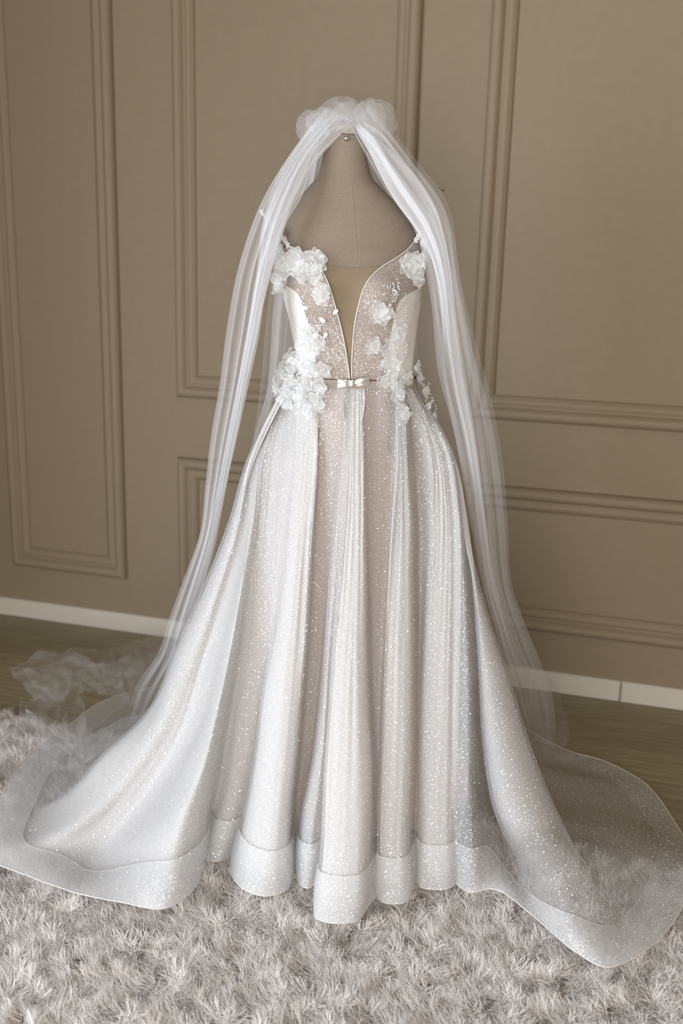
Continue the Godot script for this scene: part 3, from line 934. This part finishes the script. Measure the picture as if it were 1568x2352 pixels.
func build_flowers(o: Node3D) -> void:
	var petals := []
	for i in 5:
		petals.append(petal_mesh(i))
	var bead := ball(0.0017, 8, 5)
	var fill := []
	var flowers := []
	flowers.append([-123, 1328, 52, 16, 5])
	flowers.append([-135, 1305, 40, 22, 6])
	flowers.append([-120, 1292, 61, 26, 6])
	flowers.append([-107, 1265, 78, 26, 6])
	flowers.append([-87, 1286, 88, 24, 6])
	flowers.append([-126, 1248, 51, 20, 6])
	flowers.append([-122, 1229, 52, 20, 5])
	flowers.append([-77, 1261, 103, 20, 5])
	flowers.append([-63, 1282, 102, 25, 6])
	flowers.append([-50, 1264, 115, 18, 5])
	flowers.append([-36, 1222, 133, 20, 6])
	flowers.append([-65, 1140, 83, 20, 6])
	flowers.append([-44, 1127, 90, 17, 5])
	flowers.append([-76, 1117, 69, 18, 5])
	flowers.append([-55, 1109, 80, 16, 5])
	flowers.append([-104, 1077, 7, 19, 5])
	flowers.append([-111, 1055, 7, 22, 5])
	flowers.append([-85, 1067, 48, 24, 5])
	flowers.append([-59, 1074, 73, 22, 5])
	flowers.append([-31, 1069, 85, 18, 5])
	flowers.append([-120, 1028, 7, 24, 5])
	flowers.append([-91, 1028, 34, 26, 5])
	flowers.append([-61, 1039, 68, 26, 5])
	flowers.append([-30, 1034, 84, 22, 5])
	flowers.append([-128, 1016, 19, 18, 5])
	flowers.append([-115, 1043, 7, 18, 5])
	flowers.append([-105, 1002, 36, 24, 5])
	flowers.append([-74, 1002, 70, 22, 5])
	flowers.append([-44, 1003, 87, 20, 5])
	flowers.append([-83, 982, 76, 16, 5])
	flowers.append([-59, 983, 89, 14, 5])
	flowers.append([131, 1275, 83, 28, 7])
	flowers.append([151, 1299, 57, 20, 6])
	flowers.append([155, 1329, 41, 20, 6])
	flowers.append([143, 1256, 78, 16, 5])
	flowers.append([72, 1199, 130, 17, 6])
	flowers.append([80, 1179, 119, 17, 6])
	flowers.append([64, 1184, 122, 13, 5])
	flowers.append([92, 1185, 119, 12, 5])
	flowers.append([104, 1145, 93, 20, 7])
	flowers.append([116, 1152, 88, 16, 5])
	flowers.append([60, 1123, 99, 16, 6])
	flowers.append([93, 1107, 89, 18, 6])
	flowers.append([83, 1085, 89, 14, 5])
	flowers.append([103, 1078, 82, 18, 5])
	flowers.append([97, 1054, 84, 20, 6])
	flowers.append([113, 1036, 76, 20, 6])
	flowers.append([84, 1043, 87, 14, 5])
	flowers.append([132, 1049, 64, 15, 5])
	flowers.append([119, 1016, 78, 15, 6])
	flowers.append([164, 1041, 7, 18, 5])
	flowers.append([154, 1069, 38, 13, 5])
	flowers.append([176, 1020, 19, 18, 5])
	flowers.append([126, 978, 94, 18, 6])
	flowers.append([196, 966, 37, 12, 5])
	flowers.append([204, 940, 50, 10, 5])
	flowers.append([212, 918, 59, 8, 4])
	flowers.append([184, 992, 31, 15, 5])
	for f in flowers:
		var p := Vector3(f[0], f[1], f[2]) * 0.001
		var r: float = f[3] * 0.001
		var out := Vector3((p.x - 0.025) / 0.0200, 0.12, maxf(p.z, -0.02) / 0.0105).normalized()
		var n := Node3D.new()
		n.name = "flower"
		o.add_child(n, true)
		var x := Vector3.UP.cross(out).normalized()
		n.transform = Transform3D(Basis(x, out.cross(x), out), p) * Transform3D(Basis.from_euler(Vector3(rng.randf_range(-0.4, 0.4), rng.randf_range(-0.4, 0.4), rng.randf() * TAU)), Vector3.ZERO)
		var count: int = f[4]
		for k in count:
			var a := TAU * k / count + rng.randf_range(-0.25, 0.25)
			var lift := rng.randf_range(0.1, 0.6)
			var s := r * rng.randf_range(1.1, 1.5)
			part("petal", petals[rng.randi_range(0, 4)], M.organza, n, Transform3D(Basis(Vector3(0, 0, 1), a) * Basis(Vector3(1, 0, 0), lift), Vector3(0, 0, 0.002)) * Transform3D(Basis().scaled(Vector3.ONE * s), Vector3(0, 0.001, 0)))
		part("bead", bead, M.bead, n, Transform3D(Basis(), Vector3(0, 0, 0.004)))
		# inner crumple of each flower
		for k in 5:
			var a2 := rng.randf() * TAU
			fill.append(n.transform * Transform3D(Basis(Vector3(0, 0, 1), a2) * Basis(Vector3(1, 0, 0), rng.randf_range(0.7, 1.35)), Vector3(0, 0, 0.002)) * Transform3D(Basis().scaled(Vector3.ONE * r * rng.randf_range(0.6, 1.0)), Vector3.ZERO))
	copies("inner_petals", petals[0], M.organza, fill, o)
	# closed satin buds
	var bud := []
	for i in 12:
		var c := []
		for j in 9:
			var t := j / 8.0
			var w := 0.27 * pow(sin(PI * pow(t, 0.8)), 0.9)
			c.append(Vector3(w * sin(-TAU * i / 12.0 + PI), 0.5 - t, 0.55 * w * cos(-TAU * i / 12.0 + PI)))
		bud.append(c)
	var bm := grid_mesh(bud, true)
	for q in [[-76, 1193, 104, 1.45, 17], [-40, 1170, 112, -2.20, 19], [-13, 1187, 124, -0.75, 16], [-33, 1138, 98, -0.45, 16]]:
		part("bud", bm, M.bud, o, Transform3D(Basis(Vector3(0, 0, 1), q[3]).scaled(Vector3.ONE * q[4] * 0.001), Vector3(q[0], q[1], q[2]) * 0.001))
	# sprigs of glass beads
	var bd := []
	for q in [[-88, 1250, 96, -82, 1207, 100], [-82, 1207, 100, -71, 1163, 88], [-71, 1163, 88, -56, 1118, 80], [-93, 1233, 91, -86, 1180, 83], [99, 1247, 116, 95, 1204, 124], [95, 1204, 124, 108, 1159, 95], [110, 1256, 105, 105, 1213, 119], [125, 1186, 94, 121, 1141, 80], [133, 1131, 68, 130, 1086, 64], [126, 1077, 67, 137, 1039, 57], [-40, 1201, 127, -8, 1144, 101], [-31, 1161, 106, 6, 1112, 96], [-85, 1216, 97, -65, 1173, 97], [-19, 1130, 96, 11, 1081, 93], [-37, 1120, 88, -28, 1084, 85], [-25, 1111, 90, -2, 1085, 91], [113, 1239, 109, 90, 1200, 125], [127, 1230, 96, 106, 1187, 110], [133, 1204, 90, 117, 1164, 91], [-58, 1173, 103, -44, 1146, 94], [81, 1243, 126, 110, 1228, 113], [192, 1017, 19, 208, 962, 24]]:
		var a := Vector3(q[0], q[1], q[2]) * 0.001
		var b := Vector3(q[3], q[4], q[5]) * 0.001
		for k in 26:
			var t := k / 25.0
			var w := 0.0035 * (1.0 - t * 0.5)
			bd.append(Transform3D(Basis().scaled(Vector3.ONE * rng.randf_range(0.6, 1.2)), a.lerp(b, t) + Vector3(rng.randf_range(-w, w) + 0.006 * sin(t * 3.0), rng.randf_range(-w, w), 0.001)))
	copies("bead_sprigs", ball(0.0013, 6, 4), M.bead, bd, o)

# ---------------------------------------------------------------- the veil
# a fall of tulle between two edges, gathered into folds that overlap one another
func fall(left: Array, right: Array, folds: float, deep: float, lap: float, rest: float, at: int, fade := false, n := 110) -> ArrayMesh:
	# rest: how much flat cloth is gathered between the edges; the closer its threads lie, the less shows through
	var l := smooth_line(left, 6)
	var r := smooth_line(right, 6)
	var f := FastNoiseLite.new()
	f.seed = at
	f.frequency = 1.0
	f.fractal_octaves = 1
	var cols := []
	var cover := []
	for i in n:
		var s := i / (n - 1.0)
		var c := []
		for j in l.size():
			var t := float(j) / (l.size() - 1)
			var w := f.get_noise_2d(s * folds * 1.2, t * 0.5)
			var v := f.get_noise_2d(s * folds * 1.2 + 37.0, t * 0.5)
			var q := smoothstep(0.0, 0.1, s) * smoothstep(0.0, 0.1, 1.0 - s)
			var k := clampf(s + lap * v * q, 0.0, 1.0)
			var a: Vector3 = l[j]
			var b: Vector3 = r[j]
			var p := a.lerp(b, k)
			var wide := a.distance_to(b)
			p.z += deep * (0.3 + minf(wide * 4.0, 1.0)) * (1.3 * w * (0.3 + 0.7 * q) + 0.6 * sin(PI * s))
			c.append(p)
		cols.append(c)
	for i in n:
		var c := []
		for j in l.size():
			var a: Vector3 = cols[maxi(i - 1, 0)][j]
			var b: Vector3 = cols[mini(i + 1, n - 1)][j]
			var flat := Vector2(b.x - a.x, b.y - a.y).length() / (mini(i + 1, n - 1) - maxi(i - 1, 0)) * (n - 1)
			c.append(1.0 - pow(1.0 - 0.17, clampf(rest / maxf(flat, 0.004), 0.6, 12.0) * (1.0 - 0.8 * smoothstep(0.86, 1.0, float(j) / (l.size() - 1))) * (1.0 - smoothstep(0.35, 1.0, float(j) / (l.size() - 1)) if fade else 1.0)))
		cover.append(c)
	return grid_mesh(cols, false, cover)

func even(cols: Array, a: float) -> Array:
	var out := []
	for c in cols:
		var q := []
		for p in c:
			q.append(a)
		out.append(q)
	return out

# tulle lying crumpled on the floor between two edges
func pool(far_edge: Array, near_edge: Array, folds: float, deep: float, at: int) -> ArrayMesh:
	var l := smooth_line(far_edge, 7)
	var r := smooth_line(near_edge, 7)
	var f := FastNoiseLite.new()
	f.seed = at
	f.frequency = 1.0
	var cols := []
	for j in l.size():
		var t := float(j) / (l.size() - 1)
		var c := []
		for i in 30:
			var s := i / 29.0
			var p: Vector3 = (l[j] as Vector3).lerp(r[j], s)
			p.y += deep * (absf(f.get_noise_2d(t * folds * 1.1, s * folds * 0.6)) * 1.5 + 0.3 * sin(PI * s))
			c.append(p)
		cols.append(c)
	return grid_mesh(cols, false, even(cols, 0.17))

func puff_mesh(size: Vector3, at: int) -> ArrayMesh:
	var f := FastNoiseLite.new()
	f.seed = at
	f.frequency = 1.1
	var cols := []
	for i in 40:
		var a := -PI + TAU * i / 40.0
		var c := []
		for j in 24:
			var b := lerpf(0.03, 0.93, j / 23.0) * PI
			var d := Vector3(sin(a) * sin(b), cos(b), cos(a) * sin(b))
			var k := 1.0 + 0.22 * f.get_noise_3dv(d * 1.6) + 0.015 * sin(a * 7.0 + 3.0 * d.y) * sin(b)
			c.append(d * size * k)
		cols.append(c)
	return grid_mesh(cols, true, even(cols, 0.17))

func build_veil() -> void:
	var o := thing("bridal_veil", "long sheer white tulle veil gathered over the dress form neck, pooling on the floor", "veil", frame)
	part("left_fall", fall(mm_to_points([4, 1568, 27, -100, 1505, 57, -155, 1388, 112, -174, 1251, 120, -199, 1115, 92, -226, 982, 55, -255, 851, 15, -285, 719, -24, -323, 589, -63, -366, 461, -102, -412, 336, -144, -461, 213, -191]),
		mm_to_points([8, 1554, 33, -65, 1469, 75, -114, 1358, 119, -150, 1236, 117, -179, 1112, 91, -207, 990, 57, -233, 868, 20, -258, 745, -16, -284, 623, -53, -320, 504, -89, -366, 388, -125, -406, 272, -169]), 3.2, 0.022, 0.070, 0.120, 1), M.veil, o)
	part("left_fall", fall(mm_to_points([4, 1571, 6, -101, 1507, 37, -157, 1389, 92, -176, 1250, 100, -201, 1113, 72, -229, 979, 34, -257, 846, -6, -288, 713, -46, -326, 582, -85, -369, 453, -124, -416, 326, -168, -466, 202, -215]),
		mm_to_points([8, 1557, 12, -66, 1471, 55, -115, 1359, 98, -152, 1236, 97, -181, 1110, 71, -210, 987, 36, -235, 863, -1, -261, 740, -38, -287, 616, -75, -323, 495, -111, -370, 378, -148, -411, 261, -192]), 2.0, 0.022, 0.090, 0.140, 2, true), M.veil, o)
	part("left_gather", fall(mm_to_points([4, 1569, 17, -60, 1559, 22, -99, 1508, 46, -126, 1451, 75, -154, 1393, 100, -164, 1327, 114, -173, 1258, 111, -185, 1191, 99, -198, 1124, 84, -213, 1059, 68]),
		mm_to_points([8, 1556, 22, -44, 1523, 39, -67, 1465, 67, -88, 1407, 96, -120, 1350, 110, -141, 1286, 116, -155, 1221, 104, -170, 1155, 92, -184, 1091, 76, -199, 1027, 58]), 2.2, 0.020, 0.040, 0.260, 13, true), M.veil, o)
	part("left_fall", fall(mm_to_points([-46, 1583, 22, -111, 1494, 63, -167, 1393, 111, -208, 1275, 124, -235, 1153, 100, -254, 1031, 70, -278, 912, 34, -296, 791, -3, -314, 671, -39, -355, 556, -73, -398, 441, -108, -436, 327, -147, -498, 225, -186, -539, 113, -228]),
		mm_to_points([-6, 1568, 27, -74, 1479, 71, -114, 1369, 117, -150, 1251, 120, -170, 1129, 96, -197, 1011, 63, -225, 893, 28, -254, 776, -7, -281, 658, -43, -311, 541, -78, -343, 425, -112, -377, 311, -154, -422, 201, -195, -472, 93, -236]), 2.6, 0.018, 0.060, 0.150, 3), M.veil, o)
	part("back_fall", fall(mm_to_points([-71, 1543, -66, -112, 1413, -106, -155, 1282, -142, -176, 1144, -166, -189, 1004, -190, -210, 868, -227, -239, 733, -264, -274, 601, -302, -312, 469, -342, -360, 342, -386, -419, 221, -431, -503, 113, -470]),
		mm_to_points([49, 1546, -65, 116, 1425, -102, 188, 1307, -136, 230, 1173, -161, 264, 1036, -183, 304, 903, -217, 345, 771, -254, 386, 639, -291, 422, 506, -330, 464, 377, -374, 516, 252, -420, 587, 135, -462]), 4.0, 0.030, 0.050, 0.600, 5), M.veil, o)
	part("back_fall", fall(mm_to_points([-63, 1533, -53, -81, 1443, -71, -116, 1358, -90, -141, 1268, -101, -156, 1175, -108, -161, 1081, -115, -170, 988, -122, -195, 899, -140, -211, 808, -158, -227, 717, -177, -249, 627, -195, -274, 538, -212]),
		mm_to_points([-50, 1525, -55, -63, 1437, -73, -81, 1349, -91, -101, 1260, -102, -120, 1170, -109, -130, 1079, -114, -143, 989, -123, -153, 899, -140, -160, 809, -158, -169, 720, -176, -178, 630, -194, -187, 540, -212]), 1.2, 0.020, 0.080, 0.060, 6), M.veil, o)
	part("right_fall", fall(mm_to_points([5, 1555, 32, 74, 1436, 92, 158, 1320, 126, 192, 1177, 118, 220, 1031, 103, 258, 886, 88, 293, 741, 76, 327, 595, 68, 375, 457, 38, 420, 330, -26, 461, 209, -105, 501, 94, -193]),
		mm_to_points([8, 1570, 27, 119, 1488, 66, 206, 1373, 116, 242, 1222, 123, 280, 1072, 107, 314, 921, 92, 340, 768, 78, 363, 615, 68, 416, 471, 49, 472, 342, -19, 515, 217, -100, 551, 96, -191]), 2.8, 0.024, 0.050, 0.055, 7), M.veil, o)
	part("right_fall", fall(mm_to_points([5, 1560, 10, 78, 1443, 68, 161, 1325, 105, 203, 1184, 98, 237, 1039, 84, 278, 895, 69, 308, 749, 57, 339, 602, 48, 383, 463, 21, 426, 335, -45, 466, 213, -122, 506, 98, -210]),
		mm_to_points([8, 1571, 6, 118, 1486, 47, 194, 1364, 98, 228, 1215, 102, 261, 1065, 87, 294, 916, 72, 323, 765, 57, 353, 614, 48, 399, 470, 27, 452, 342, -40, 497, 218, -119, 537, 99, -209]), 1.6, 0.024, 0.050, 0.100, 8, true), M.veil, o)
	part("right_gather", fall(mm_to_points([5, 1559, 20, 41, 1509, 46, 70, 1455, 72, 102, 1403, 99, 143, 1352, 110, 176, 1295, 119, 195, 1231, 113, 205, 1166, 107, 215, 1100, 100, 237, 1037, 94]),
		mm_to_points([8, 1569, 17, 65, 1545, 28, 107, 1497, 52, 148, 1448, 76, 182, 1394, 100, 203, 1331, 114, 218, 1265, 117, 230, 1198, 110, 243, 1131, 103, 260, 1066, 97]), 2.0, 0.022, 0.040, 0.380, 14, true), M.veil, o)
	part("right_fall", fall(mm_to_points([16, 1565, 18, 74, 1453, 74, 144, 1341, 112, 180, 1210, 111, 201, 1075, 97, 243, 943, 84, 276, 809, 72, 308, 675, 62, 346, 542, 55, 390, 418, 13, 432, 305, -54, 472, 195, -128, 508, 89, -209, 558, -29, -250]),
		mm_to_points([46, 1596, 8, 131, 1499, 50, 207, 1398, 98, 234, 1265, 117, 275, 1134, 103, 320, 1004, 90, 353, 871, 77, 374, 735, 66, 393, 599, 56, 445, 473, 36, 498, 359, -20, 543, 248, -90, 571, 139, -168, 593, 29, -250]), 1.8, 0.018, 0.050, 0.090, 9), M.veil, o)
	part("floor_pool", pool(mm_to_points([-554, 60, -934, -627, 49, -909, -700, 41, -881, -766, 42, -839, -828, 51, -792, -900, 48, -782, -971, 28, -760, -1012, 20, -694]),
		mm_to_points([-505, 80, -286, -544, 67, -348, -582, 53, -410, -624, 41, -469, -675, 33, -522, -741, 28, -547, -797, 19, -502, -870, 20, -508]), 3.0, 0.030, 21), M.veil, o)
	part("floor_pool", pool(mm_to_points([-547, 50, -852, -606, 44, -807, -665, 40, -762, -713, 47, -707, -774, 51, -726, -835, 48, -756, -891, 39, -708, -963, 30, -694]),
		mm_to_points([-544, 80, -422, -594, 62, -484, -645, 44, -545, -716, 45, -576, -753, 59, -511, -759, 53, -430, -789, 39, -396, -839, 40, -461]), 2.5, 0.030, 22), M.veil, o)
	part("floor_pool", pool(mm_to_points([-759, 20, -632, -772, 24, -592, -785, 28, -552, -805, 31, -516, -845, 26, -511, -881, 19, -496, -890, 20, -456, -885, 20, -415]),
		mm_to_points([-582, 90, -8, -631, 90, -28, -679, 86, -50, -716, 76, -86, -747, 65, -127, -777, 56, -171, -804, 48, -215, -831, 40, -260]), 2.0, 0.030, 23), M.veil, o)
	part("floor_pool", pool(mm_to_points([-827, 90, -293, -779, 61, -317, -735, 49, -278, -698, 59, -231, -662, 76, -185, -609, 93, -161, -556, 108, -184, -516, 120, -229]),
		mm_to_points([-813, 60, -283, -778, 64, -216, -742, 68, -151, -691, 81, -101, -635, 94, -54, -584, 100, 0, -526, 121, -37, -461, 140, -69]), 2.0, 0.020, 24), M.veil, o)
	part("floor_pool", pool(mm_to_points([617, 90, -645, 657, 62, -630, 680, 37, -610, 675, 31, -560, 677, 23, -510, 674, 19, -460, 667, 20, -410, 659, 20, -360]),
		mm_to_points([529, 60, -418, 532, 56, -386, 536, 53, -353, 542, 48, -321, 557, 37, -294, 582, 23, -283, 611, 19, -298, 639, 20, -315]), 2.0, 0.020, 25), M.veil, o)
	# soft loops gathered on top of the neck
	part("puff", puff_mesh(Vector3(0.047, 0.037, 0.045), 31), M.veil, o, Transform3D(Basis(), Vector3(-0.013, 1.571, 0.015)))
	part("puff", puff_mesh(Vector3(0.034, 0.030, 0.030), 36), M.veil, o, Transform3D(Basis(), Vector3(0.002, 1.566, 0.030)))
	part("puff", puff_mesh(Vector3(0.048, 0.049, 0.045), 32), M.veil, o, Transform3D(Basis(), Vector3(0.054, 1.561, 0.000)))
	part("puff", puff_mesh(Vector3(0.036, 0.040, 0.035), 37), M.veil, o, Transform3D(Basis(), Vector3(0.045, 1.562, 0.020)))
	part("puff", puff_mesh(Vector3(0.030, 0.034, 0.034), 33), M.veil, o, Transform3D(Basis(), Vector3(-0.073, 1.547, 0.020)))
	part("puff", puff_mesh(Vector3(0.036, 0.030, 0.030), 34), M.veil, o, Transform3D(Basis(), Vector3(-0.048, 1.555, 0.030)))
	part("puff", puff_mesh(Vector3(0.016, 0.020, 0.018), 35), M.veil, o, Transform3D(Basis(), Vector3(0.008, 1.559, 0.030)))

func build_pin() -> void:
	var o := thing("pin", "tiny dark headed pin in the edge of the veil beside the right shoulder", "pin", frame * Transform3D(Basis(), Vector3(0.1945, 1.4286, 0.1000)))
	part("head", ball(0.0022, 10, 6), M.black, o)
	var c := CylinderMesh.new()
	c.top_radius = 0.0004
	c.bottom_radius = 0.0004
	c.height = 0.012
	part("needle", c, M.black, o, Transform3D(Basis(Vector3(0, 0, 1), 1.2), Vector3(-0.0065, 0.0025, -0.001)))

# ---------------------------------------------------------------- all
func _ready() -> void:
	rng.seed = 20240611
	var cam := Camera3D.new()
	cam.name = "camera"
	cam.keep_aspect = Camera3D.KEEP_HEIGHT
	cam.near = 0.05
	cam.far = 60.0
	var lens := CameraAttributesPhysical.new()
	lens.frustum_focal_length = 34.52
	lens.frustum_focus_distance = 2.08
	lens.exposure_aperture = 2.4
	cam.attributes = lens
	cam.fov = 53.77
	add_child(cam)
	cam.position = EYE
	cam.basis = Basis(Vector3.UP, TURN) * Basis(Vector3.RIGHT, -0.24958) * Basis(Vector3(0, 0, 1), 0.02719)
	cam.current = true
	var env := Environment.new()
	env.background_mode = Environment.BG_SKY
	var sky := Sky.new()
	var sm := ProceduralSkyMaterial.new()
	sm.sky_top_color = Color(0.45, 0.6, 0.85)
	sm.sky_horizon_color = Color(0.8, 0.86, 0.92)
	sm.ground_bottom_color = Color(0.4, 0.38, 0.35)
	sm.ground_horizon_color = Color(0.7, 0.72, 0.74)
	sky.sky_material = sm
	env.sky = sky
	env.tonemap_mode = Environment.TONE_MAPPER_LINEAR
	env.tonemap_exposure = 1.22
	env.sdfgi_enabled = true
	env.ssao_enabled = true
	env.ssil_enabled = true
	var we := WorldEnvironment.new()
	we.name = "world_environment"
	we.environment = env
	add_child(we)
	# daylight from the unseen left window, placed to light the gown from the left
	var day := AreaLight3D.new()
	day.name = "unseen_window_daylight"
	day.area_size = Vector2(2.5, 2.0)
	day.light_energy = 9.3
	day.light_color = Color(0.87, 0.93, 1.0)
	day.shadow_enabled = true
	add_child(day)
	day.transform = Transform3D(Basis(Vector3.UP, -PI / 2), Vector3(-2.24, 1.15, 0.60))
	day.set("area_range", 12.0)
	var rear := AreaLight3D.new()
	rear.name = "added_rear_fill"  # added fill from behind the camera, evens out gown, rug and wall
	rear.area_size = Vector2(2.3, 1.85)
	rear.light_energy = 8.7
	rear.light_color = Color(1.0, 0.99, 0.975)
	rear.shadow_enabled = true
	add_child(rear)
	rear.position = Vector3(0.1, 1.15, 2.24)
	rear.set("area_range", 12.0)
	var off := Basis(Vector3.UP, TURN)
	frame = Transform3D(off, off * Vector3(-0.00989, 0.0, -2.20000))
	make_materials()
	build_room()
	build_rug()
	build_form()
	build_gown()
	build_veil()
	build_pin()
